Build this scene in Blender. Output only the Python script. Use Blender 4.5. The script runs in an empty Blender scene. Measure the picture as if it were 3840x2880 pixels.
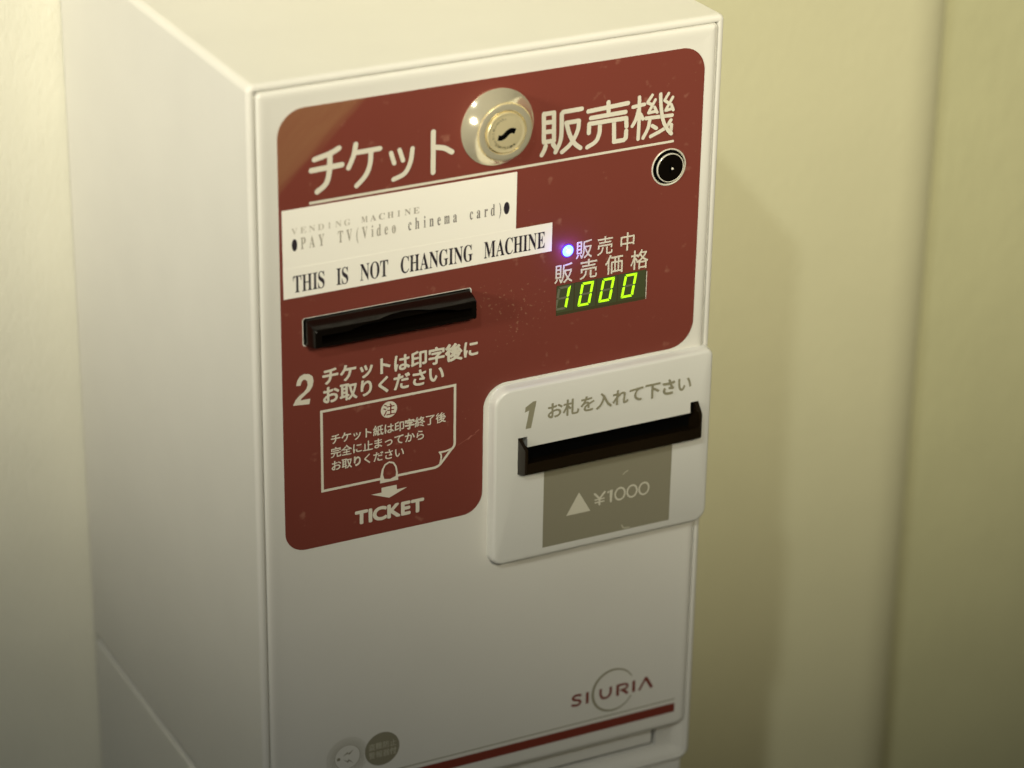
import bpy, bmesh, math, random
from mathutils import Matrix, Vector

# ------------------------------------------------------------------ camera
C = bpy.context.scene.collection
scene = bpy.context.scene
Z0 = 1.200            # height of the door's top edge above the floor, metres
# machine coordinates in millimetres: u right along the door, v down the door, h out of the door


def P(u, v, h=0.0):
    return Vector((u * 1e-3, -h * 1e-3, Z0 - v * 1e-3))


R = [[0.907811368195944, 0.0037811124383206112, -0.41936168513937583],
     [-0.1831344738018758, 0.9031542927098999, -0.3882963920318994],
     [0.37728011381401794, 0.42929946045669476, 0.8205861861937919]]
cam_d = bpy.data.cameras.new("camera")
cam = bpy.data.objects.new("camera", cam_d)
C.objects.link(cam)
rt = (R[0][0], R[0][2], -R[0][1])
up = (-R[1][0], -R[1][2], R[1][1])
bk = (-R[2][0], -R[2][2], R[2][1])
cam.matrix_world = Matrix(((rt[0], up[0], bk[0], -0.39882), (rt[1], up[1], bk[1], -0.98655),
                           (rt[2], up[2], bk[2], Z0 + 0.36599), (0, 0, 0, 1)))
cam_d.sensor_width = 36.0
cam_d.lens = 10750.6135 / 3840 * 36
cam_d.shift_x = (1920 - 1439.91) / 3840
cam_d.shift_y = (1559.893 - 1440) / 3840
cam_d.clip_start = 0.02
cam_d.clip_end = 50
cam_d.dof.use_dof = True
cam_d.dof.focus_distance = 1.215
cam_d.dof.aperture_fstop = 6.3
scene.camera = cam

# ------------------------------------------------------------------ room light
world = bpy.data.worlds.new("World")
scene.world = world
world.use_nodes = True
wn = world.node_tree
bg = wn.nodes['Background']
tc = wn.nodes.new('ShaderNodeTexCoord')
sp = wn.nodes.new('ShaderNodeSeparateXYZ')
mr = wn.nodes.new('ShaderNodeMapRange')
mr.inputs['From Min'].default_value = -0.6
mr.inputs['From Max'].default_value = 0.7
cr = wn.nodes.new('ShaderNodeValToRGB')
cr.color_ramp.elements[0].color = (0.30, 0.28, 0.20, 1)
cr.color_ramp.elements[1].color = (.75, 0.71, 0.56, 1)
wn.links.new(tc.outputs['Generated'], sp.inputs[0])
wn.links.new(sp.outputs['Z'], mr.inputs['Value'])
wn.links.new(mr.outputs[0], cr.inputs[0])
wn.links.new(cr.outputs[0], bg.inputs['Color'])
bg.inputs['Strength'].default_value = 0.045


def spot(name, pos, target, power, radius, size, blend, color):
    d = bpy.data.lights.new(name, 'SPOT')
    d.energy = power
    d.shadow_soft_size = radius
    d.spot_size = math.radians(size)
    d.spot_blend = blend
    d.color = color
    o = bpy.data.objects.new(name, d)
    C.objects.link(o)
    o.location = pos
    o.rotation_euler = (Vector(target) - Vector(pos)).to_track_quat('-Z', 'Y').to_euler()
    return o


WARM = (1.0, 0.93, 0.70)
# ceiling downlight, up and to the left of the machine: it throws the shadow on the wall
KEY = P(212 - .864 * 1500, -3.5 - .975 * 1500, 1500)
spot("ceiling_spotlight", KEY, P(100, -201, 0), 46, 0.035, 88, 0.3, (0.92, 0.95, 0.90))
# added unseen fill spots, cones cut off so the lower part darkens
spot("left_fill", P(-1568, -477, 490), P(-500, -434, 0), 97, 0.16, 44.4, 0.34, (1.0, 0.93, 0.76))
spot("front_fill", P(-60, -890, 1547), P(365, -484, 0), 158, 0.20, 49.4, 0.54, (1.0, 0.91, 0.67))

scene.view_settings.view_transform = 'Standard'
scene.view_settings.look = 'None'
scene.view_settings.exposure = 0.13
scene.view_settings.gamma = 1.0

# ------------------------------------------------------------------ materials


def mat(name, col, rough=0.5, metal=0.0, spec=0.5, bump=None, mottle=0.0, emit=None, coat=0.0):
    m = bpy.data.materials.new(name)
    m.use_nodes = True
    nt = m.node_tree
    b = nt.nodes['Principled BSDF']
    b.inputs['Base Color'].default_value = (*col, 1)
    b.inputs['Roughness'].default_value = rough
    b.inputs['Metallic'].default_value = metal
    b.inputs['Specular IOR Level'].default_value = spec
    b.inputs['Coat Weight'].default_value = coat
    if emit:
        b.inputs['Emission Color'].default_value = (*emit[0], 1)
        b.inputs['Emission Strength'].default_value = emit[1]
    geo = nt.nodes.new('ShaderNodeNewGeometry')
    if mottle:
        n = nt.nodes.new('ShaderNodeTexNoise')
        n.inputs['Scale'].default_value = 22
        n.inputs['Detail'].default_value = 5
        mx = nt.nodes.new('ShaderNodeMixRGB')
        mx.blend_type = 'MULTIPLY'
        mx.inputs['Fac'].default_value = 1
        r = nt.nodes.new('ShaderNodeMapRange')
        r.inputs['From Min'].default_value = .3
        r.inputs['From Max'].default_value = .7
        r.inputs['To Min'].default_value = 1 - mottle
        r.inputs['To Max'].default_value = 1
        nt.links.new(geo.outputs['Position'], n.inputs['Vector'])
        nt.links.new(n.outputs['Fac'], r.inputs['Value'])
        mx.inputs['Color1'].default_value = (*col, 1)
        nt.links.new(r.outputs[0], mx.inputs['Color2'])
        nt.links.new(mx.outputs[0], b.inputs['Base Color'])
    if bump:
        scale, dist, stretch = bump
        mp = nt.nodes.new('ShaderNodeMapping')
        mp.inputs['Scale'].default_value = stretch
        n = nt.nodes.new('ShaderNodeTexNoise')
        n.inputs['Scale'].default_value = scale
        n.inputs['Detail'].default_value = 3
        bp = nt.nodes.new('ShaderNodeBump')
        bp.inputs['Distance'].default_value = dist
        bp.inputs['Strength'].default_value = 1
        nt.links.new(geo.outputs['Position'], mp.inputs['Vector'])
        nt.links.new(mp.outputs[0], n.inputs['Vector'])
        nt.links.new(n.outputs['Fac'], bp.inputs['Height'])
        nt.links.new(bp.outputs[0], b.inputs['Normal'])
    return m


M = {}
M['white'] = mat('ivory_enamel', (.68, .67, .62), .52, bump=(900, .00004, (1, 1, 1)), mottle=.035)
M['white_plastic'] = mat('ivory_plastic', (.66, .66, .62), .34, mottle=.03)
M['cream'] = mat('cream_ink', (.66, .63, .53), .45)
M['olive_ink'] = mat('olive_grey_ink', (.27, .255, .175), .45)
M['grey_ink'] = mat('grey_ink', (.24, .225, .16), .45)
M['red_ink'] = mat('dark_red_ink', (.19, .035, .022), .4)
M['dim_ink'] = mat('dull_cream_ink', (.46, .44, .34), .5)
M['value_ink'] = mat('pale_grey_ink', (.57, .55, .45), .5)
M['scuff'] = mat('scuffed_film', (.30, .10, .075), .6)
M['paper'] = mat('label_paper', (.87, .85, .78), .6, mottle=.02)
M['ink0'] = mat('black_ink', (.018, .012, .020), .6)
M['ink1'] = mat('worn_ink', (.16, .14, .13), .7)
M['ink2'] = mat('faded_ink', (.36, .33, .28), .7)
M['ink3'] = mat('very_faded_ink', (.52, .49, .42), .7)
M['black'] = mat('black_plastic', (.0040, .0028, .0018), .20, spec=.40, mottle=.3)
M['brown_black'] = mat('dark_brown_plastic', (.013, .008, .0035), .20, spec=.45, mottle=.3)
M['cavity_shade'] = mat('black_cavity_shade', (.002, .002, .002), .9, spec=.0)  # near-black colour stands in for the shade inside slots and gaps
M['nickel'] = mat('satin_nickel', (.96, .89, .66), .12, metal=.68, spec=.8)
M['nickel_face'] = mat('dull_nickel', (.84, .74, .46), .28, metal=.5, spec=.8, bump=(900, .00006, (1, 1, 1)))
M['chrome'] = mat('bright_ring', (.88, .85, .72), .15, metal=.35, spec=.8)
M['window'] = mat('smoked_window', (.058, .054, .026), .25, spec=.4)
M['cell'] = mat('display_cell', (.052, .050, .030), .45, spec=.3, emit=((.05, .16, .0), .09))  # faint emission stands in for digit glow scattered in the glass
M['segment_off'] = mat('unlit_segment', (.135, .14, .09), .5)
M['segment_on'] = mat('lit_segment', (.4, .5, .02), .5, emit=((.34, 1.0, 0.0), .9))
M['led'] = mat('led_core', (.05, .10, .2), .3, emit=((.36, .78, 1.0), 1.4))
M['led_rim'] = mat('led_rim', (.02, .01, .05), .5, emit=((.13, .02, .95), 1.2))
M['wall'] = mat('cream_wall', (.66, .64, .43), .8, spec=.2,
                bump=(200, .00035, (1.0, 1.0, .6)), mottle=.03)  # right half of the wall, yellower than the left half
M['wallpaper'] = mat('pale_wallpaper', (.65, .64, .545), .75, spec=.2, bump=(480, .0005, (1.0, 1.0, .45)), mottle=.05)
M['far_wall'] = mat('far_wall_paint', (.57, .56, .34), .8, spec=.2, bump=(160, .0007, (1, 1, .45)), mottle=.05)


def red_film():
    """glossy printed film with a painted brown reflection in its top left corner and dust specks"""
    m = mat('dark_red_film', (.215, .040, .028), .26, spec=.5)
    nt = m.node_tree
    b = nt.nodes['Principled BSDF']
    L = nt.links.new
    N = nt.nodes.new
    geo = N('ShaderNodeNewGeometry')
    sep = N('ShaderNodeSeparateXYZ')
    L(geo.outputs['Position'], sep.inputs[0])

    def math_(op, a, b_=None, c=None):
        n = N('ShaderNodeMath')
        n.operation = op
        for i, x in enumerate((a, b_, c)):
            if x is None:
                continue
            if isinstance(x, (int, float)):
                n.inputs[i].default_value = x
            else:
                L(x, n.inputs[i])
        return n.outputs[0]
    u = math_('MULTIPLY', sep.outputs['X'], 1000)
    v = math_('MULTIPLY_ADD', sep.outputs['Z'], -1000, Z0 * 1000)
    # reflection painted into the colour: everything above the slanting edge from (48,9) to (10,43)
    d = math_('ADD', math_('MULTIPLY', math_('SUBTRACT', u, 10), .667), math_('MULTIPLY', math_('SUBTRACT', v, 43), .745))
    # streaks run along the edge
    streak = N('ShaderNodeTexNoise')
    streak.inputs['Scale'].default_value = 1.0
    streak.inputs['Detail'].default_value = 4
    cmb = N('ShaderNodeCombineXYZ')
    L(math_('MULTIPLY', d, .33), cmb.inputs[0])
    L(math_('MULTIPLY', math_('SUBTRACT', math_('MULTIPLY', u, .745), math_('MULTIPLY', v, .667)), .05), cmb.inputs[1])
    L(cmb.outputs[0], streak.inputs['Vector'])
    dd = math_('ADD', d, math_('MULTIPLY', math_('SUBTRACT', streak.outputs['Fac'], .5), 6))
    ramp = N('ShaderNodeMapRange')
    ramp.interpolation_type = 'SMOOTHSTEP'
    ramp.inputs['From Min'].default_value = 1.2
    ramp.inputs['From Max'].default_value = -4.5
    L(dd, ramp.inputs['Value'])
    reflection_mask = math_('MULTIPLY', ramp.outputs[0], math_('MULTIPLY_ADD', streak.outputs['Fac'], .5, .40))
    # dust: fine specks, most of them to the right of the ticket slot
    n1 = N('ShaderNodeTexNoise')
    n1.inputs['Scale'].default_value = 620
    n1.inputs['Detail'].default_value = 2
    L(geo.outputs['Position'], n1.inputs['Vector'])
    n2 = N('ShaderNodeTexNoise')
    n2.inputs['Scale'].default_value = 38
    n2.inputs['Detail'].default_value = 2
    L(geo.outputs['Position'], n2.inputs['Vector'])
    du = math_('DIVIDE', math_('SUBTRACT', u, 110), 34)
    dv = math_('DIVIDE', math_('SUBTRACT', v, 112), 22)
    rad = math_('ADD', math_('MULTIPLY', du, du), math_('MULTIPLY', dv, dv))
    near = N('ShaderNodeMapRange')
    near.inputs['From Min'].default_value = 1.3
    near.inputs['From Max'].default_value = .1
    near.inputs['To Min'].default_value = 0
    near.inputs['To Max'].default_value = .085
    L(rad, near.inputs['Value'])
    sc = math_('ADD', n1.outputs['Fac'], math_('ADD', near.outputs[0], math_('MULTIPLY', math_('SUBTRACT', n2.outputs['Fac'], .5), .25)))
    sp_ = N('ShaderNodeMapRange')
    sp_.inputs['From Min'].default_value = .74
    sp_.inputs['From Max'].default_value = .80
    L(sc, sp_.inputs['Value'])
    n3 = N('ShaderNodeTexNoise')
    n3.inputs['Scale'].default_value = 14
    L(geo.outputs['Position'], n3.inputs['Vector'])
    mm = N('ShaderNodeMixRGB')
    mm.inputs['Color1'].default_value = (.162, .040, .028, 1)
    mm.inputs['Color2'].default_value = (.194, .045, .033, 1)
    L(n3.outputs['Fac'], mm.inputs['Fac'])
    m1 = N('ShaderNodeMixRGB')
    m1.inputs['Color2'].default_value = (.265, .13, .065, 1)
    L(reflection_mask, m1.inputs['Fac'])
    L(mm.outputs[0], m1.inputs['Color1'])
    m2 = N('ShaderNodeMixRGB')
    m2.inputs['Color2'].default_value = (.42, .24, .15, 1)
    L(math_('MULTIPLY', sp_.outputs[0], .36), m2.inputs['Fac'])
    L(m1.outputs[0], m2.inputs['Color1'])
    n4 = N('ShaderNodeTexNoise')
    n4.inputs['Scale'].default_value = 150
    n4.inputs['Detail'].default_value = 3
    L(geo.outputs['Position'], n4.inputs['Vector'])
    r4 = N('ShaderNodeMapRange')
    r4.inputs['From Min'].default_value = .645
    r4.inputs['From Max'].default_value = .76
    r4.inputs['To Max'].default_value = .38
    L(n4.outputs['Fac'], r4.inputs['Value'])
    m3 = N('ShaderNodeMixRGB')
    m3.inputs['Color2'].default_value = (.40, .20, .14, 1)
    L(r4.outputs[0], m3.inputs['Fac'])
    L(m2.outputs[0], m3.inputs['Color1'])
    L(m3.outputs[0], b.inputs['Base Color'])
    rr_ = N('ShaderNodeMapRange')
    rr_.inputs['From Min'].default_value = 0
    rr_.inputs['From Max'].default_value = 1
    rr_.inputs['To Min'].default_value = .24
    rr_.inputs['To Max'].default_value = .40
    L(n2.outputs['Fac'], rr_.inputs['Value'])
    L(rr_.outputs[0], b.inputs['Roughness'])
    return m


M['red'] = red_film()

# ------------------------------------------------------------------ builders
WPOS = {}


def link(name, me, material, parent=None, label=None):
    """put the mesh's origin at its centre and parent it"""
    cs = [vv.co for vv in me.vertices]
    lo = Vector([min(c[i] for c in cs) for i in range(3)])
    hi = Vector([max(c[i] for c in cs) for i in range(3)])
    ctr = (lo + hi) / 2
    for vv in me.vertices:
        vv.co -= ctr
    me.materials.clear()
    for mm in (material if isinstance(material, (list, tuple)) else [material]):
        me.materials.append(mm)
    o = bpy.data.objects.new(name, me)
    C.objects.link(o)
    WPOS[o] = ctr
    if parent is not None:
        o.parent = parent
        o.location = ctr - WPOS[parent]
    else:
        o.location = ctr
    if label:
        o['label'] = label
    return o


def tag(o, label=None, cat=None, kind=None, group=None):
    for k, x in (('label', label), ('category', cat), ('kind', kind), ('group', group)):
        if x:
            o[k] = x
    return o


def rrect(u0, v0, u1, v1, r, n=6):
    """rounded rectangle, r may be one radius or four: tl, tr, br, bl"""
    rs = [max(x, .001) for x in (r if isinstance(r, (list, tuple)) else [r] * 4)]
    pts = []
    for (cu, cv, a0, rr) in ((u0 + rs[0], v0 + rs[0], 180, rs[0]), (u1 - rs[1], v0 + rs[1], 270, rs[1]),
                             (u1 - rs[2], v1 - rs[2], 0, rs[2]), (u0 + rs[3], v1 - rs[3], 90, rs[3])):
        for i in range(n + 1):
            a = math.radians(a0 + 90 * i / n)
            pts.append((cu + rr * math.cos(a), cv + rr * math.sin(a)))
    return pts


def loft(rings, cap_front=True, cap_back=True, smooth=True):
    """rings: list of (points, h); first ring is the back, last the front"""
    bm = bmesh.new()
    vs = [[bm.verts.new(P(u, v, h)) for u, v in pts] for pts, h in rings]
    for a, b in zip(vs, vs[1:]):
        n = len(a)
        for i in range(n):
            j = (i + 1) % n
            bm.faces.new((a[i], a[j], b[j], b[i]))
    if cap_front:
        bm.faces.new(vs[-1])
    if cap_back:
        bm.faces.new(vs[0][::-1])
    bmesh.ops.recalc_face_normals(bm, faces=bm.faces)
    me = bpy.data.meshes.new('m')
    bm.to_mesh(me)
    bm.free()
    if smooth:
        shade(me)
    return me


def shade(me, ang=38):
    for p in me.polygons:
        p.use_smooth = True
    try:
        me.set_sharp_from_angle(angle=math.radians(ang))
    except Exception:
        pass


def slab(rect, r, prof, n=8):
    """prof: list of (inset, h) from back to front"""
    u0, v0, u1, v1 = rect
    rr = r if isinstance(r, (list, tuple)) else [r] * 4
    return loft([(rrect(u0 + d, v0 + d, u1 - d, v1 - d, [max(x - d * .8, .15) for x in rr], n), h) for d, h in prof])


def lathe(cu, cv, prof, n=64):
    return loft([([(cu + r * math.cos(2 * math.pi * i / n), cv + r * math.sin(2 * math.pi * i / n)) for i in range(n)], h)
                 for r, h in prof])


def cut(me, cutters):
    """boolean difference of mesh me and the cutter meshes"""
    o = bpy.data.objects.new('tmp', me)
    C.objects.link(o)
    tmp = []
    for c in cutters:
        k = bpy.data.objects.new('cutter', c)
        C.objects.link(k)
        tmp.append(k)
        md = o.modifiers.new('b', 'BOOLEAN')
        md.operation = 'DIFFERENCE'
        md.solver = 'EXACT'
        md.object = k
    bpy.context.view_layer.update()
    dg = bpy.context.evaluated_depsgraph_get()
    out = bpy.data.meshes.new_from_object(o.evaluated_get(dg))
    bpy.data.objects.remove(o)
    for k in tmp:
        bpy.data.objects.remove(k)
    shade(out)
    return out


def prism(pts, h0, h1):
    return loft([(pts, h0), (pts, h1)], smooth=False)


def sheet(loops, h, t=0.12):
    """flat sheet with holes, t mm thick, lying at height h"""
    cu = bpy.data.curves.new('c', 'CURVE')
    cu.dimensions = '2D'
    cu.fill_mode = 'BOTH'
    for pts in loops:
        s = cu.splines.new('POLY')
        s.points.add(len(pts) - 1)
        for i, (x, y) in enumerate(pts):
            s.points[i].co = (x, -y, 0, 1)
        s.use_cyclic_u = True
    cu.extrude = t / 2
    o = bpy.data.objects.new('c', cu)
    C.objects.link(o)
    bpy.context.view_layer.update()
    me = bpy.data.meshes.new_from_object(o.evaluated_get(bpy.context.evaluated_depsgraph_get()))
    bpy.data.objects.remove(o)
    for vv in me.vertices:
        vv.co = P(vv.co.x, -vv.co.y, h + t / 2 + vv.co.z)
    return me


class Flat:
    """collects flat polygons (print), each a few microns above the one before"""

    def __init__(self, h):
        self.v, self.f, self.h0, self.k = [], [], h, 0

    def poly(self, pts):
        h = self.h0 + .008 * (self.k % 60)
        self.k += 1
        b = len(self.v)
        self.v += [tuple(P(u, v, h)) for u, v in pts]
        self.f.append(list(range(b, b + len(pts))))

    def mesh2d(self, vs, fs, h=None):
        h = self.h0 + .008 * (self.k % 60)
        self.k += 1
        b = len(self.v)
        self.v += [tuple(P(u, v, h)) for u, v in vs]
        self.f += [[b + i for i in f] for f in fs]

    def disc(self, u, v, r, n=20, ry=None):
        ry = ry or r
        self.poly([(u + r * math.cos(6.2832 * i / n), v + ry * math.sin(6.2832 * i / n)) for i in range(n)])

    def stroke(self, pts, w, caps='round', smooth=True):
        """constant width stroke through pts"""
        if smooth and len(pts) > 2:
            q = []
            for i in range(len(pts) - 1):
                p0 = pts[max(i - 1, 0)]
                p1, p2 = pts[i], pts[i + 1]
                p3 = pts[min(i + 2, len(pts) - 1)]
                for k in range(6):
                    t = k / 6
                    q.append(tuple(.5 * ((2 * p1[j]) + (-p0[j] + p2[j]) * t + (2 * p0[j] - 5 * p1[j] + 4 * p2[j] - p3[j]) * t * t
                                         + (-p0[j] + 3 * p1[j] - 3 * p2[j] + p3[j]) * t ** 3) for j in (0, 1)))
            q.append(pts[-1])
            pts = q
        # thick polyline as one strip
        L, Rr = [], []
        for i, p in enumerate(pts):
            a = pts[max(i - 1, 0)]
            b = pts[min(i + 1, len(pts) - 1)]
            dx, dy = b[0] - a[0], b[1] - a[1]
            n = math.hypot(dx, dy) or 1
            mit = 1.0
            if 0 < i < len(pts) - 1:
                d1 = (p[0] - a[0], p[1] - a[1])
                n1 = math.hypot(*d1) or 1
                cs = (d1[0] * dx + d1[1] * dy) / (n1 * n)
                mit = 1 / max(cs, .55)
            nx, ny = -dy / n * w / 2 * mit, dx / n * w / 2 * mit
            L.append((p[0] + nx, p[1] + ny))
            Rr.append((p[0] - nx, p[1] - ny))
        m = len(pts)
        self.mesh2d(L + Rr, [(i, i + 1, m + i + 1, m + i) for i in range(m - 1)])
        if caps == 'round':
            for e in (pts[0], pts[-1]):
                self.disc(e[0], e[1], w / 2, 14)

    def build(self, name, material, parent, label=None):
        me = bpy.data.meshes.new(name)
        me.from_pydata(self.v, [], self.f)
        bm = bmesh.new()
        bm.from_mesh(me)
        for f in bm.faces:
            f.normal_update()
            if f.normal.y > 0:
                f.normal_flip()
        bm.to_mesh(me)
        bm.free()
        return link(name, me, material, parent, label)


_gl = {}


def glyph(ch):
    if ch not in _gl:
        cu = bpy.data.curves.new('t', 'FONT')
        cu.body = ch
        cu.size = 1.0
        cu.resolution_u = 4
        o = bpy.data.objects.new('t', cu)
        C.objects.link(o)
        bpy.context.view_layer.update()
        me = bpy.data.meshes.new_from_object(o.evaluated_get(bpy.context.evaluated_depsgraph_get()))
        bpy.data.objects.remove(o)
        vs = [(a.co.x, a.co.y) for a in me.vertices]
        fs = [tuple(p.vertices) for p in me.polygons]
        _gl[ch] = (vs, fs)
        bpy.data.meshes.remove(me)
    return _gl[ch]


def put(F, ch, u0, vb, sx, sy, bold=0.0, shear=0.0):
    """place one glyph: u0 left of its cell, vb baseline, sx, sy em size in mm"""
    vs, fs = glyph(ch)
    if not vs:
        return
    offs = [(0, 0)] if bold <= 0 else [(bold * math.cos(6.2832 * k / 8), bold * math.sin(6.2832 * k / 8)) for k in range(8)]
    for du, dv in offs:
        F.mesh2d([(u0 + x * sx + y * sy * shear + du, vb - y * sy + dv) for x, y in vs], fs)


def line(F, s, u0, pitch, vbot, em, bold=0.0, emx=None):
    for i, ch in enumerate(s):
        put(F, ch, u0 + i * pitch, vbot - .082 * em, emx or em, em, bold)


def fit(F, s, u0, u1, vt, vb, bold=0.0, shear=0.0, gap=0.06):
    """fit a word between u0..u1 and vt..vb (cap height)"""
    adv, xs, ys = 0, [], []
    for ch in s:
        vs, _ = glyph(ch)
        a, b = min(x for x, _ in vs), max(x for x, _ in vs)
        xs.append(adv - a)
        adv += (b - a) + gap
        ys += [y for _, y in vs]
    adv -= gap
    y0, y1 = min(ys), max(ys)
    sy = (vb - vt - 2 * bold) / (y1 - y0)
    sx = (u1 - u0 - 2 * bold) / adv
    for ch, x in zip(s, xs):
        put(F, ch, u0 + bold + x * sx, vb - bold + y0 * sy, sx, sy, bold, shear)


def serif(s):
    r = ''
    for ch in s:
        if 'A' <= ch <= 'Z':
            r += chr(0x1D400 + ord(ch) - 65)
        elif 'a' <= ch <= 'z':
            r += chr(0x1D41A + ord(ch) - 97)
        else:
            r += ch
    return r


# ------------------------------------------------------------------ the walls
def box_mesh(u0, v0, u1, v1, h0, h1):
    return prism([(u0, v0), (u1, v0), (u1, v1), (u0, v1)], h0, h1)


# the wall the machine hangs on: it ends in a rounded vertical edge on the right
Rw, uE = 44.0, 511.0
prof = [(106, -226), (uE - Rw, -226)]
for i in range(1, 15):
    a = math.radians(90 * i / 14)
    prof.append((uE - Rw + Rw * math.sin(a), -226 - Rw * (1 - math.cos(a))))
prof += [(uE, -271), (106, -271)]
bm = bmesh.new()
lo = [bm.verts.new(P(u, 1200, h)) for u, h in prof]
hi = [bm.verts.new(P(u, -1300, h)) for u, h in prof]
for i in range(len(prof)):
    j = (i + 1) % len(prof)
    bm.faces.new((lo[i], lo[j], hi[j], hi[i]))
bm.faces.new(lo)
bm.faces.new(hi)
bmesh.ops.recalc_face_normals(bm, faces=bm.faces)
me = bpy.data.meshes.new('w')
bm.to_mesh(me)
bm.free()
shade(me, 60)
tag(link('wall', me, M['wall']), 'yellowish cream wall right of the machine with a rounded corner', None, 'structure')
tag(link('wall', box_mesh(-1100, -1300, 106, 1200, -271, -226), M['wallpaper']), 'pale textured wallpapered wall left of the machine', None, 'structure')
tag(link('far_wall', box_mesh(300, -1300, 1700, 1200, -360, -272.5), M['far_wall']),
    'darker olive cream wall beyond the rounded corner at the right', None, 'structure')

# ------------------------------------------------------------------ the machine
root = bpy.data.objects.new('ticket_vending_machine', None)
root.empty_display_size = .05
C.objects.link(root)
WPOS[root] = P(104.6, 361, -112)
root.location = WPOS[root]
tag(root, 'ivory ticket vending machine with dark red front panel hung on the cream wall', 'vending machine')

# cabinet: outer shell, narrow front rim, recess that takes the door
U0, V0, U1, V1 = -3.5, -3.5, 212.7, 361.0
rc = [3.6, 2.6, 6.5, 6.5]


def ring(d, h, r=None):
    return (rrect(U0 + d, V0 + d, U1 - d, V1 - d, [max(x - d, .2) for x in (r or rc)], 8), h)


cab = loft([ring(0, -225.6), ring(0, -3.0), ring(.15, -1.9), ring(.6, -1.0), ring(1.3, -.55), ring(2.6, -.5), ring(3.05, -.7),
            ring(3.2, -1.2), (rrect(-.15, -.15, 209.45, 357.6, [2.4, 1.6, 4, 4], 8), -2.6), (rrect(-.15, -.15, 209.45, 357.6, [2.4, 1.6, 4, 4], 8), -6.5)])
cabinet = link('cabinet', cab, M['white'], root)

# door: pillow-edged slab with the openings cut through
DP = [(0.0, -5.5), (0.0, -1.5), (.2, -.8), (.7, -.25), (1.5, .04), (2.6, .13), (3.8, .12), (5.2, .05), (6.8, .01), (7.6, 0.0)]
door_me = slab((.2, .2, 208.95, 340.2), [2.4, 1.8, 4.5, 4.5], DP)
door_me = cut(door_me, [
    prism(rrect(18.7, 99.2, 94.8, 111.2, 1.0), -20, 5),
    prism(rrect(135.3, 105.5, 179.0, 119.5, .3), -2.2, 5),
    prism(rrect(117, 171.6, 204.2, 187.2, .5), -20, 5),
    lathe(187.8, 60.3, [(7.7, -20), (7.7, 5)]),
])
door = link('door', door_me, M['white'], root)

# added shallow floor that keeps the gap round the door light
link('added_gap_floor', sheet([rrect(-.14, -.14, 209.44, 340.9, 2.2), rrect(3.5, 3.5, 205.5, 336, 2)[::-1]], -1.75, .1), M['white'], root)

# the red printed film
red_outline = []
red_outline += rrect(8.8, 8.6, 203.4, 145.5, [12.0, 11.0, 12.0, .01], 10)[:33]
# concave corner round the bill inserter, then down to the lower right corner
for i in range(11):
    a = math.radians(270 - 90 * i / 10)
    red_outline.append((112.2 + 10.9 * math.cos(a), 156.5 + 10.9 * math.sin(a)))
for i in range(11):
    a = math.radians(0 + 90 * i / 10)
    red_outline.append((91.5 + 9.8 * math.cos(a), 195.4 + 9.8 * math.sin(a)))
for i in range(11):
    a = math.radians(90 + 90 * i / 10)
    red_outline.append((18.2 + 9.3 * math.cos(a), 195.9 + 9.3 * math.sin(a)))
film = sheet([red_outline, rrect(18.2, 98.8, 95.2, 111.5, 1.2)[::-1], rrect(135.35, 105.55, 179.0, 119.45, .3)[::-1],
              [(187.8 + 7.9 * math.cos(-6.2832 * i / 48), 60.3 + 7.9 * math.sin(-6.2832 * i / 48)) for i in range(48)]], .02, .13)
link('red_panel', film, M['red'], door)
HF = .17      # height of print on the film

# ---- title
F = Flat(HF)


def A_(x, y):      # traced title strokes are stored in mm already
    return (x, y)


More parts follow.
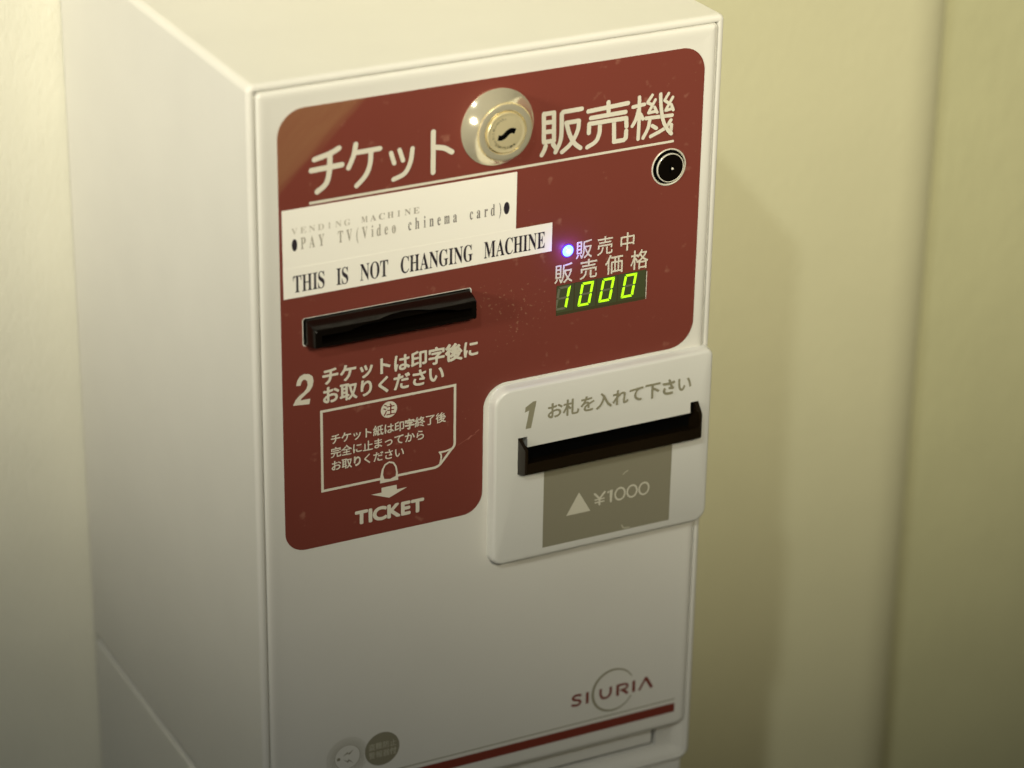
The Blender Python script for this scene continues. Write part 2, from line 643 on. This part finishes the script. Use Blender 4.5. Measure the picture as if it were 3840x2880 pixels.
TITLE = [
    (2.3, [(24.75, 31.14), (29.05, 30.24), (32.47, 29.3), (35.38, 27.98)]),
    (2.3, [(23.32, 35.6), (36.61, 35.17)]),
    (2.3, [(31.41, 30.0), (31.17, 36.6), (29.68, 42.0), (25.69, 44.95)]),
    (2.1, [(42.76, 27.45), (41.77, 32.15), (39.5, 37.01)]),
    (2.1, [(42.99, 31.06), (53.34, 30.9)]),
    (2.1, [(49.4, 31.56), (48.94, 36.88), (46.89, 41.44), (42.92, 45.19)]),
    (1.9, [(58.24, 33.62), (59.62, 38.17)]),
    (1.9, [(61.99, 32.87), (63.54, 37.55)]),
    (2.0, [(67.79, 33.16), (66.88, 38.7), (64.29, 43.21), (59.28, 45.05)]),
    (2.2, [(77.05, 27.49), (77.01, 44.89)]),
    (2.2, [(77.62, 34.19), (81.86, 35.11), (85.46, 37.39)]),
    (1.95, [(127.52, 27.58), (127.8, 39.89)]),
    (1.95, [(127.52, 27.68), (132.22, 27.66)]),
    (1.95, [(132.22, 27.66), (132.45, 39.98)]),
    (1.95, [(127.61, 31.45), (132.31, 31.6)]),
    (1.95, [(127.7, 35.52), (132.41, 35.65)]),
    (1.95, [(127.8, 39.79), (132.45, 39.89)]),
    (1.95, [(128.61, 41.6), (127.98, 43.4), (126.85, 45.34)]),
    (1.95, [(131.98, 41.33), (133.38, 43.29)]),
    (1.95, [(136.36, 27.98), (145.07, 27.87)]),
    (1.95, [(136.53, 27.94), (135.71, 28.82)]),
    (1.95, [(135.71, 28.66), (135.81, 36.55), (135.18, 41.04), (133.15, 45.0)]),
    (1.95, [(137.84, 32.92), (143.76, 32.87)]),
    (1.95, [(143.83, 32.95), (143.52, 36.47), (141.77, 40.32), (139.47, 43.14), (136.2, 45.42)]),
    (1.95, [(138.12, 33.43), (139.68, 38.41), (141.99, 42.42), (144.86, 44.93)]),
    (1.95, [(157.54, 26.81), (157.69, 31.0)]),
    (1.95, [(148.08, 29.43), (166.83, 28.6)]),
    (1.95, [(149.42, 32.53), (165.71, 32.32)]),
    (1.95, [(148.68, 34.97), (166.13, 35.07)]),
    (1.95, [(148.68, 34.97), (148.55, 38.9)]),
    (1.95, [(166.13, 35.07), (166.39, 38.73)]),
    (1.95, [(153.91, 36.23), (153.84, 39.72), (152.26, 43.27), (148.25, 45.27)]),
    (1.95, [(160.63, 36.39), (160.93, 44.79)]),
    (1.95, [(160.93, 44.79), (165.54, 44.75)]),
    (1.95, [(165.54, 44.75), (166.45, 43.71)]),
    (1.95, [(166.46, 44.01), (166.53, 40.79)]),
    (1.65, [(169.44, 30.79), (174.8, 30.43)]),
    (1.65, [(172.32, 26.92), (172.52, 36.74), (172.35, 45.39)]),
    (1.65, [(172.09, 32.29), (170.92, 36.49), (169.32, 39.17)]),
    (1.65, [(173.06, 34.48), (174.29, 36.71)]),
    (1.35, [(178.45, 26.84), (176.23, 29.83)]),
    (1.35, [(176.23, 29.83), (178.64, 31.24)]),
    (1.35, [(179.94, 29.1), (176.86, 34.36)]),
    (1.35, [(176.87, 34.47), (180.67, 34.17)]),
    (1.35, [(179.63, 32.26), (181.01, 34.81)]),
    (1.35, [(186.22, 27.23), (184.31, 30.04)]),
    (1.35, [(184.31, 30.04), (186.42, 31.52)]),
    (1.35, [(188.22, 29.16), (185.01, 34.41)]),
    (1.35, [(185.02, 34.53), (188.32, 34.15)]),
    (1.35, [(187.6, 32.28), (188.67, 34.79)]),
    (1.65, [(182.27, 27.0), (182.69, 32.43), (184.07, 39.08), (186.3, 43.25), (188.19, 45.31)]),
    (1.65, [(188.06, 45.35), (188.33, 41.5)]),
    (1.65, [(175.82, 36.77), (188.46, 37.28)]),
    (1.65, [(177.75, 37.53), (177.02, 41.23), (174.76, 45.3)]),
    (1.65, [(179.02, 40.54), (181.0, 41.9)]),
    (1.65, [(187.92, 39.37), (185.18, 42.49), (178.39, 45.15)])]
for w, pts in TITLE:
    if pts[0][0] < 100:
        F.stroke(pts, w)
F.build('title_lettering', M['cream'], door)
F = Flat(HF)
for w, pts in TITLE:
    if pts[0][0] > 100:
        F.stroke(pts, w)
F.build('title_lettering', M['cream'], door)
F = Flat(HF)
F.poly([(22.2, 48.8), (189.8, 48.45), (189.8, 49.5), (22.2, 49.95)])
F.build('title_rule', M['cream'], door)

# ---- status and price lettering
F = Flat(HF)
for ch, u in zip('販売中', (144.0, 154.1, 164.9)):
    put(F, ch, u, 94.35, 8.2, 9.0, .07)
F.build('status_lettering', M['cream'], door)
F = Flat(HF)
for ch, u in zip('販売価格', (134.0, 146.0, 158.4, 170.6)):
    put(F, ch, u, 103.9, 9.1, 9.6, .08)
F.build('price_lettering', M['cream'], door)

# ---- step 2 lettering and the ticket drawing
F = Flat(HF)
line(F, 'チケットは印字後に', 26.3, 8.08, 130.6, 8.2, .27)
line(F, 'お取りください', 26.3, 8.08, 139.1, 8.2, .27)
F.build('instruction_lettering', M['cream'], door)
F = Flat(HF)
F.poly([(13.46, 137.1), (14.72, 134.68), (16.3, 133.22), (18.27, 131.94), (19.56, 130.57), (20.17, 128.87), (20.0, 127.21), (19.19, 126.32), (18.27, 126.24), (17.38, 127.19), (16.97, 128.63), (15.03, 128.54), (15.61, 126.1), (16.7, 124.46), (18.66, 123.71), (20.83, 124.14), (22.46, 125.49), (22.87, 127.53), (22.4, 129.8), (21.1, 131.86), (18.98, 133.26), (17.35, 134.57), (16.9, 135.32), (21.28, 135.3), (20.81, 137.73)])
F.build('step_number', M['cream'], door)
F = Flat(HF)
line(F, 'チケット紙は印字終了後', 29.9, 4.87, 158.4, 5.0, .10)
line(F, '完全に止まってから', 29.9, 4.87, 164.5, 5.0, .10)
line(F, 'お取りください', 29.9, 4.87, 170.6, 5.0, .10)
F.build('note_lettering', M['cream'], door)
F = Flat(HF)
bx = [(53.0, 179.25), (26.15, 179.25), (26.15, 142.35), (87.8, 142.35), (87.8, 169.6)]
F.stroke(bx[:2], 1.15, 'butt', False)
F.stroke([(26.15, 179.83), (26.15, 141.78)], 1.15, 'butt', False)
F.stroke([(25.6, 142.35), (88.38, 142.35)], 1.15, 'butt', False)
F.stroke([(87.8, 141.8), (87.8, 169.8)], 1.15, 'butt', False)
F.stroke([(87.8, 169.6), (87.4, 171.0), (85.6, 172.9), (82.2, 176.9), (80.4, 178.6), (78.6, 179.25)], 1.15, 'butt')
F.stroke([(60.9, 179.25), (79.0, 179.25)], 1.15, 'butt', False)
F.stroke([(86.2, 171.9), (83.2, 172.5), (80.6, 172.4)], .8, 'round')
F.stroke([(80.8, 172.4), (81.5, 174.6), (80.9, 178.0)], .8, 'round')
F.build('ticket_outline', M['cream'], door)
thumb_o = [(52.7, 181.3), (52.9, 178), (53.5, 175), (54.8, 172.7), (57, 171.7), (59.2, 172.5), (60.5, 174.7), (61.0, 177.7), (61.2, 181.3)]
thumb_i = [(54.7, 179.6), (54.1, 177.5), (54.4, 175), (55.3, 173.3), (57, 172.5), (58.7, 173.1), (59.8, 175), (60.2, 177.3), (60.0, 179.3), (57.5, 180.1)]
link('thumb_drawing', sheet([thumb_o, thumb_i[::-1]], HF + .06, .02), M['cream'], door)
# cover the part of the ticket line behind the thumb
F = Flat(HF)
F.poly([(53.4, 183.55), (60.5, 183.55), (60.6, 185.75), (65.5, 185.7), (57.0, 189.0), (48.5, 185.8), (53.4, 185.8)])
F.build('arrow_mark', M['cream'], door)
F = Flat(HF)
fit(F, 'TICKET', 40.9, 73.3, 192.1, 198.9, .42, 0, .10)
F.build('ticket_lettering', M['cream'], door)
F = Flat(HF)
F.disc(57.0, 147.5, 3.75, 36)
F.build('caution_disc', M['cream'], door)
F = Flat(HF + .05)
put(F, '注', 54.15, 149.65, 5.7, 5.7, .05)
F.build('caution_lettering', M['red_ink'], door)

F = Flat(.30)
F.stroke([(89.2, 170.9), (93.5, 168.9), (97.6, 167.2)], .22, 'round')
F.stroke([(94.2, 168.8), (95.6, 167.7)], .8, 'round')
F.build('scratch', M['scuff'], door)
F = Flat(.30)
F.stroke([(97.6, 166.6), (99.3, 165.5)], .4, 'round')
F.build('scratch', M['scuff'], door)

# ---- paper labels
pl = link('paper_label', sheet([[(10.1, 50.7), (115.6, 50.85), (115.45, 76.1), (10.2, 76.25)]], .17, .10), M['paper'], root,
          'upper paper label lettered VENDING MACHINE and PAY TV, ink faded on the left')
pl2 = link('paper_label', sheet([[(10.15, 76.0), (132.55, 76.1), (132.55, 89.0), (10.25, 89.1)]], .17, .16), M['paper'], root,
           'lower paper label reading THIS IS NOT CHANGING MACHINE')
F3, F2, F1 = Flat(.29), Flat(.29), Flat(.29)
us = [14.1 + i * 3.86 for i in range(15)]
for i, ch in enumerate('VENDING MACHINE'):
    if ch == ' ':
        continue
    vs, _ = glyph(serif(ch))
    a, b = min(x for x, _ in vs), max(x for x, _ in vs)
    sx = 2.75 / (b - a) if ch != 'I' else 1.1 / (b - a)
    Fx = F3 if i < 7 else F2
    put(Fx, serif(ch), us[i] + (0 if ch != 'I' else .7) - a * sx, 61.5, sx, 2.6 / .68)
F3.build('very_faded_lettering', M['ink3'], pl)
PAY = [('P', 18.1), ('A', 21.8), ('Y', 25.9), ('T', 34.5), ('V', 38.2), ('(', 42.6), ('V', 45.1), ('i', 49.3), ('d', 51.7), ('e', 55.2),
       ('o', 58.5), ('c', 65.9), ('h', 69.0), ('i', 72.9), ('n', 75.5), ('e', 79.1), ('m', 82.2), ('a', 86.3),
       ('c', 93.9), ('a', 97.1), ('r', 100.6), ('d', 103.6), (')', 107.4)]
for ch, u in PAY:
    vs, _ = glyph(serif(ch))
    a = min(x for x, _ in vs)
    sx = 3.7 if ch not in 'mM' else 3.2
    Fx = F2 if u < 60 else F1
    put(Fx, serif(ch), u - a * sx, 68.35, sx, 5.0 / .68)
F2.build('faded_lettering', M['ink2'], pl)
F1.build('lettering', M['ink1'], pl)
F = Flat(.29)
F.disc(15.4, 66.15, 1.2, 24, 2.65)
F.build('bullet_mark', M['ink0'], pl)
F = Flat(.29)
F.disc(110.95, 66.1, 1.35, 24, 2.75)
F.build('bullet_mark', M['ink0'], pl)
F = Flat(.35)
for w, u0, u1 in (('THIS', 14.5, 28.3), ('IS', 33.6, 38.8), ('NOT', 44.2, 56.7), ('CHANGING', 62.4, 95.3), ('MACHINE', 100.6, 129.1)):
    fit(F, serif(w), u0, u1, 79.35, 86.95, 0, 0, .045)
F.build('lettering', M['ink0'], pl2)

# ---- status lamp
led = lathe(140.25, 90.2, [(2.55, .1), (2.55, .5), (2.2, .95), (1.4, 1.3), (.5, 1.45)], 32)
lamp = link('status_lamp', led, M['led'], root, 'glowing white-blue status lamp with violet rim')
link('lamp_rim', lathe(140.25, 90.2, [(3.1, .1), (3.05, .3), (2.62, .42)], 32), M['led_rim'], lamp)
ld = bpy.data.lights.new('status_lamp_light', 'POINT')
ld.energy = .007
ld.color = (.16, .07, 1.0)
ld.shadow_soft_size = .0008
lo_ = bpy.data.objects.new('status_lamp_light', ld)
C.objects.link(lo_)
lo_.location = P(140.2, 90.2, 2.3)

# ---- price display
win = link('price_display', box_mesh(135.3, 105.5, 178.95, 119.5, -2.1, .06), M['window'], root, 'green lit price display showing 1000')
for k in range(4):
    uu = (135.6, 144.3, 155.0, 165.3)[k]
    wd = (8.1, 10.1, 9.7, 13.2)[k]
    link('digit_cell', sheet([rrect(uu, 105.7, uu + wd, 118.1, .2)], .07, .03), M['cell'], win)
SL = .178
link('window_edge', box_mesh(178.98, 106.3, 179.25, 119.2, .1, .22), M['cream'], win)


def seg_polys(ul, vt, W=6.0, H=10.7, t=1.25):
    g = .14

    def q(x, y):
        return (ul + x - y * SL, vt + y)
    return {
        'a': [q(.25, 0), q(W - .05, 0), q(W - t, t * .85), q(t, t * .85)],
        'f': [q(0, .55), q(t * .95, t * .85 + g), q(t * .95, H / 2 - .55), q(t * .5, H / 2 - g), q(0, H / 2 - .45)],
        'b': [q(W, .2), q(W, H / 2 - .45), q(W - t * .5, H / 2 - g), q(W - t * .95, H / 2 - .55), q(W - t * .95, t * .85 + g)],
        'e': [q(0, H / 2 + .45), q(t * .5, H / 2 + g), q(t * .95, H / 2 + .55), q(t * .95, H - t * .85 - g), q(0, H - .3)],
        'c': [q(W, H / 2 + .45), q(W, H - .55), q(W - t * .95, H - t * .85 - g), q(W - t * .95, H / 2 + .55), q(W - t * .5, H / 2 + g)],
        'd': [q(.15, H), q(W - .5, H), q(W - t * .9, H - t * .85), q(t, H - t * .85)],
        'g': [q(.7, H / 2), q(t, H / 2 - .45), q(W - t, H / 2 - .45), q(W - .7, H / 2), q(W - t, H / 2 + .45), q(t, H / 2 + .45)],
    }


for k, (ul, on) in enumerate(((136.3, 'bc'), (147.5, 'abcdef'), (157.6, 'abcdef'), (168.5, 'abcdef'))):
    sg = seg_polys(ul, 106.25)
    Fo, Fu = Flat(.16), Flat(.12)
    for nme, pp in sg.items():
        (Fo if nme in on else Fu).poly(pp)
    Fo.build('digit', M['segment_on'], win, 'lit green digit one' if k == 0 else None)
    Fu.build('unlit_segments', M['segment_off'], win)

# ---- ticket mouth
body = loft([(rrect(19.4, 99.6, 94.4, 111.6, .8), -4.5), (rrect(19.4, 99.6, 94.4, 111.6, .8), 0), (rrect(20.0, 100.6, 94.1, 110.6, .7), 5),
             (rrect(20.6, 101.6, 93.9, 109.9, .6), 7.5), (rrect(20.9, 101.95, 93.65, 109.6, .5), 8.0)])
arch = [(35 + 51 * i / 16, 104.7 - 3.7 * math.sin(math.pi * i / 16) ** .85) for i in range(17)]
body = cut(body, [prism(rrect(23.5, 104.5, 91.6, 108.0, .3), -3, 12), prism(arch[::-1], 3.4, 12)])
shade(body, 30)
tm = link('ticket_slot', body, M['black'], root)
link('slot_interior_shade', box_mesh(23.3, 104.3, 91.8, 108.2, -3.4, -2.2), M['cavity_shade'], tm)
# raised lip inside the mouth that the ticket slides over
tongue = loft([([(38, 104.9), (84, 104.6), (84, 105.1), (38, 105.4)], -1), ([(40, 104.2), (82, 104.0), (82, 104.9), (40, 105.1)], 3.6)])
link('ticket_guide', tongue, M['black'], tm)

# ---- bill inserter
pm = slab((103.9, 146.9, 212.45, 232.0), [8.2, 3.4, 6.5, 5.5],
          [(0, .02), (.35, 1.5), (.55, 3.4), (.95, 4.35), (1.4, 4.8), (2.0, 5.0)])
slot_poly = [(115.75, 171.1), (120.4, 171.1), (120.4, 176.2), (201.1, 176.2), (201.1, 171.0), (205.2, 171.0), (205.2, 188.6), (115.75, 188.6)]
pm = cut(pm, [prism(slot_poly, -3, 9)])
plate = link('bill_inserter_plate', pm, M['white_plastic'], root)
pocket = loft([([(115.8, 171.1), (205.1, 171.1), (205.1, 188.5), (115.8, 188.5)], .05), ([(115.8, 171.1), (205.1, 171.1), (205.1, 188.5), (115.8, 188.5)], .6)])
link('slot_interior_shade', pocket, M['cavity_shade'], plate)


def ubez(h, o, wi, vt, vb, vi):
    a, b = o
    return ([(a, vt), (a, vb), (b, vb), (b, vt), (b - wi, vt), (b - wi, vi), (a + wi, vi), (a + wi, vt)], h)


bez = loft([ubez(.6, (115.8, 205.1), 2.0, 171.2, 188.5, 184.5), ubez(5.0, (115.8, 205.1), 1.9, 171.3, 188.5, 183.4),
            ubez(9.7, (116.6, 204.4), 1.45, 174.6, 187.1, 181.6), ubez(10.5, (116.95, 204.05), 1.15, 175.3, 186.5, 181.5)], smooth=False)
bm = bmesh.new()
bm.from_mesh(bez)
bmesh.ops.bevel(bm, geom=[e for e in bm.edges if e.calc_face_angle(0) > .5], offset=.00022, segments=2, affect='EDGES')
bm.to_mesh(bez)
bm.free()
shade(bez, 30)
link('bill_mouth', bez, M['brown_black'], plate)
HP = 5.03
F = Flat(HP)
line(F, 'お札を入れて下さい', 129.2, 8.02, 164.9, 8.1, .20)
F.build('insert_lettering', M['olive_ink'], plate)
F = Flat(HP)
F.poly([(122.75, 154.9), (124.35, 154.9), (121.95, 167.3), (119.25, 167.3), (120.9, 158.8), (118.75, 159.4), (119.1, 157.0)])
F.build('step_number', M['olive_ink'], plate)
F = Flat(HP)
F.poly([(128.7, 185.5), (192.65, 185.5), (192.5, 227.3), (128.75, 227.1)])
F.build('value_panel', M['grey_ink'], plate)
F = Flat(HP + .04)
F.poly([(146.3, 203.6), (152.25, 213.9), (140.2, 213.9)])
F.build('arrow_mark', M['value_ink'], plate)
F = Flat(HP + .04)
WL = .95
F.stroke([(154.2, 206.1), (156.7, 208.9), (159.2, 206.1)], WL, 'round', False)
F.stroke([(156.7, 208.9), (156.7, 211.7)], WL, 'round', False)
F.stroke([(154.5, 209.1), (158.9, 209.1)], .65, 'round', False)
F.stroke([(154.5, 210.5), (158.9, 210.5)], .65, 'round', False)
F.stroke([(160.9, 206.6), (162.4, 205.8), (162.4, 211.5)], WL, 'round', False)
for cu_ in (166.9, 172.95, 178.95):
    oo = [(cu_ + 2.85 * math.cos(6.2832 * i / 40), 208.6 + 3.3 * math.sin(6.2832 * i / 40)) for i in range(40)]
    ii = [(cu_ + 2.0 * math.cos(6.2832 * i / 40), 208.6 + 2.45 * math.sin(6.2832 * i / 40)) for i in range(40)]
    F.mesh2d(oo + ii, [(i, (i + 1) % 40, 40 + (i + 1) % 40, 40 + i) for i in range(40)])
F.build('value_lettering', M['value_ink'], plate)
F = Flat(HP + .04)
F.stroke([(168.2, 199.4), (169.4, 198.5), (170.6, 198.0)], .45, 'round')
F.build('scratch', M['dim_ink'], plate)
F = Flat(HP + .04)
F.stroke([(168.4, 224.6), (169.4, 226.2), (172.2, 226.5)], .6, 'round')
F.build('scratch', M['dim_ink'], plate)

# ---- cam lock
bezel = link('cam_lock', lathe(106.05, 29.75, [(16.55, .1), (16.6, .7), (16.1, 1.25), (15.7, 1.45), (12.55, 7.2), (12.3, 6.7), (12.1, 6.9), (11.95, 7.85), (11.4, 8.1), (9.5, 8.0),
                                              (9.2, 7.4), (9.1, 6.6)], 96), M['nickel'], root)
link('lock_cylinder', lathe(106.2, 29.85, [(8.75, 6.5), (8.75, 8.1), (8.4, 8.55), (7.9, 8.6), (7.5, 8.4), (7.0, 8.5)], 72), M['nickel_face'], bezel)
F = Flat(8.56)
F.stroke([(102.3, 31.35), (103.6, 31.6), (104.9, 31.2), (106.0, 30.3), (107.2, 29.4), (108.6, 29.1), (110.1, 29.6)], 2.25, 'butt')
F.build('keyway_shade', M['cavity_shade'], bezel)
# worn stamping round the cylinder
F = Flat(8.53)
random.seed(4)
for i in range(22):
    a = math.radians(95 + i * 10)
    for _ in range(2):
        r0 = 5.6 + random.random() * .4
        r1 = r0 + .5 + random.random() * .7
        b = a + random.uniform(-.07, .07)
        F.stroke([(106.2 + r0 * math.cos(b), 29.85 - r0 * math.sin(b)), (106.2 + r1 * math.cos(b + .04), 29.85 - r1 * math.sin(b + .04))], .22, 'butt', False)
M['stamp'] = mat('stamped_metal', (.42, .40, .26), .45, metal=1.0)
F.build('stamped_marks', M['stamp'], bezel)

# ---- small round lock
kl = link('release_lock', lathe(187.8, 60.3, [(8.3, .1), (8.3, .45), (8.0, .6), (7.75, .5), (7.6, .1), (7.6, -4.2)], 72), M['chrome'], root)
kl.data.materials[0] = M['chrome']
link('lock_recess_shade', lathe(187.8, 60.3, [(7.55, -4.4), (7.55, .12)], 64), M['cavity_shade'], kl)
link('inner_ring', lathe(188.35, 60.6, [(6.45, .13), (6.45, .75), (6.25, .95), (6.0, .85)], 72), M['chrome'], kl)
link('plug', lathe(188.35, 60.6, [(6.02, .14), (6.02, .88), (5.7, .98), (4.2, 1.0), (1.6, 1.12), (.9, 1.0)], 48), M['black'], kl)
link('glint_dome', lathe(189.2, 61.0, [(.55, .9), (.55, 1.25), (.35, 1.5), (.1, 1.56)], 16), M['chrome'], kl)  # small bright dome added as a glint on the plug
F = Flat(1.2)
F.stroke([(188.1, 59.3), (188.1, 62.4)], .8, 'round')
F.build('keyway_shade', M['cavity_shade'], kl)

# ---- lower door print
F = Flat(.03)
for pts in ([(153.3, 311.35), (151.6, 310.75), (149.6, 311.0), (149.0, 312.2), (150.3, 313.15), (152.0, 313.6), (152.9, 314.7), (152.0, 315.8), (150.2, 316.0), (148.3, 315.45)],
            [(163.4, 310.5), (163.4, 313.6), (164.4, 315.5), (166.0, 315.9), (167.7, 315.3), (168.6, 313.6), (168.6, 310.5)]):
    F.stroke(pts, 1.25, 'butt')
F.stroke([(156.45, 310.4), (156.45, 316.4)], 1.5, 'butt', False)
F.stroke([(172.3, 310.4), (172.3, 316.4)], 1.5, 'butt', False)
F.stroke([(172.3, 310.95), (176.0, 310.95), (177.4, 311.9), (176.9, 313.2), (175.0, 313.8), (173.6, 313.8)], 1.15, 'butt')
F.stroke([(174.6, 313.7), (177.7, 316.3)], 1.4, 'butt', False)
F.stroke([(180.7, 310.4), (180.7, 316.4)], 1.5, 'butt', False)
F.stroke([(183.6, 316.4), (187.15, 310.2)], 1.15, 'butt', False)
F.stroke([(186.85, 310.2), (190.3, 316.4)], 1.5, 'butt', False)
F.build('logo_lettering', M['red_ink'], door)
F = Flat(.03)
n = 60
oo, ii = [], []
for i in range(n + 1):
    a = math.radians(28 + 304 * i / n)
    w = .25 + .4 * math.sin(math.pi * i / n)
    oo.append((170 + (10.75 + w) * math.cos(a), 312.6 - (10.75 + w) * math.sin(a)))
    ii.append((170 + (10.75 - w) * math.cos(a), 312.6 - (10.75 - w) * math.sin(a)))
F.mesh2d(oo + ii, [(i, i + 1, n + 2 + i, n + 1 + i) for i in range(n)])
F.build('logo_ring', M['olive_ink'], door)
F = Flat(.03)
F.poly([(6, 325.5), (203.65, 325.5), (203.65, 326.05), (6, 326.05)])
F.build('thin_rule', M['olive_ink'], door)
F = Flat(.03)
F.poly([(6, 328.0), (203.45, 327.95), (203.45, 332.6), (6, 332.8)])
F.build('red_stripe', M['red_ink'], door)
F = Flat(.03)
F.disc(53.2, 313.2, 8.45, 56)
F.build('alarm_disc', M['grey_ink'], door)
F = Flat(.08)
for r_, s in enumerate(('盗難防止', '警報器付')):
    for i, ch in enumerate(s):
        put(F, ch, 46.4 + i * 3.45, 312.6 + r_ * 4.1, 3.4, 3.7, .05)
F.build('alarm_lettering', M['dim_ink'], door)
F = Flat(.03)
for k, (r_, w) in enumerate(((6.25, .34), (7.0, .27), (7.7, .22), (8.35, .17), (8.95, .13), (9.5, .10), (10.0, .08))):
    m_ = 56
    a0, a1 = (0, 360)
    ring_o = [(36.3 + (r_ + w / 2) * math.cos(6.2832 * i / m_), 313.1 + (r_ + w / 2) * math.sin(6.2832 * i / m_)) for i in range(m_)]
    ring_i = [(36.3 + (r_ - w / 2) * math.cos(6.2832 * i / m_), 313.1 + (r_ - w / 2) * math.sin(6.2832 * i / m_)) for i in range(m_)]
    fs = [(i, (i + 1) % m_, m_ + (i + 1) % m_, m_ + i) for i in range(m_)
          if not (r_ > 8 and (36.3 + r_ * math.cos(6.2832 * i / m_) - 53.2) ** 2 + (r_ * math.sin(6.2832 * i / m_)) ** 2 < 76)]
    F.mesh2d(ring_o + ring_i, fs)
F.poly([(34.14, 312.2), (36.37, 310.43), (36.72, 311.27), (39.41, 309.74), (37.17, 312.14), (36.6, 311.36)])
F.poly([(34.13, 313.82), (36.33, 315.16), (36.8, 314.17), (39.23, 316.82), (37.03, 315.23), (36.55, 316.1)])
F.disc(32.04, 313.26, .85)

F.build('alarm_emblem', M['grey_ink'], door)

# ---- lower front of the cabinet, below the door
bp = slab((-.1, 338.0, 209.4, 357.55), [.5, .5, 3.9, 3.9], [(0, -6.4), (0, -1.1), (.6, -1.2), (2.4, -2.2), (5.5, -3.4)])
bp = cut(bp, [prism(rrect(8, 330, 195.4, 351.2, .4), -5.9, 2)])
base = link('base_panel', bp, M['white'], root)
link('tray_flap', slab((9.0, 338.5, 193.9, 349.6), .6, [(0, -5.4), (0, -4.4), (.5, -3.9)]), M['white'], base)
link('tray_gap_shade', box_mesh(8.1, 338.5, 195.3, 351.1, -5.88, -5.8), M['cavity_shade'], base)
ped = link('pedestal', slab((-3.3, 361.05, 209.6, 1195), [.5, .5, 4, 4], [(0, -225), (0, -3.2), (.8, -2.4), (1.6, -2.2)]), M['white'])
tag(ped, 'ivory pedestal under the ticket machine, a little narrower than it', 'pedestal')
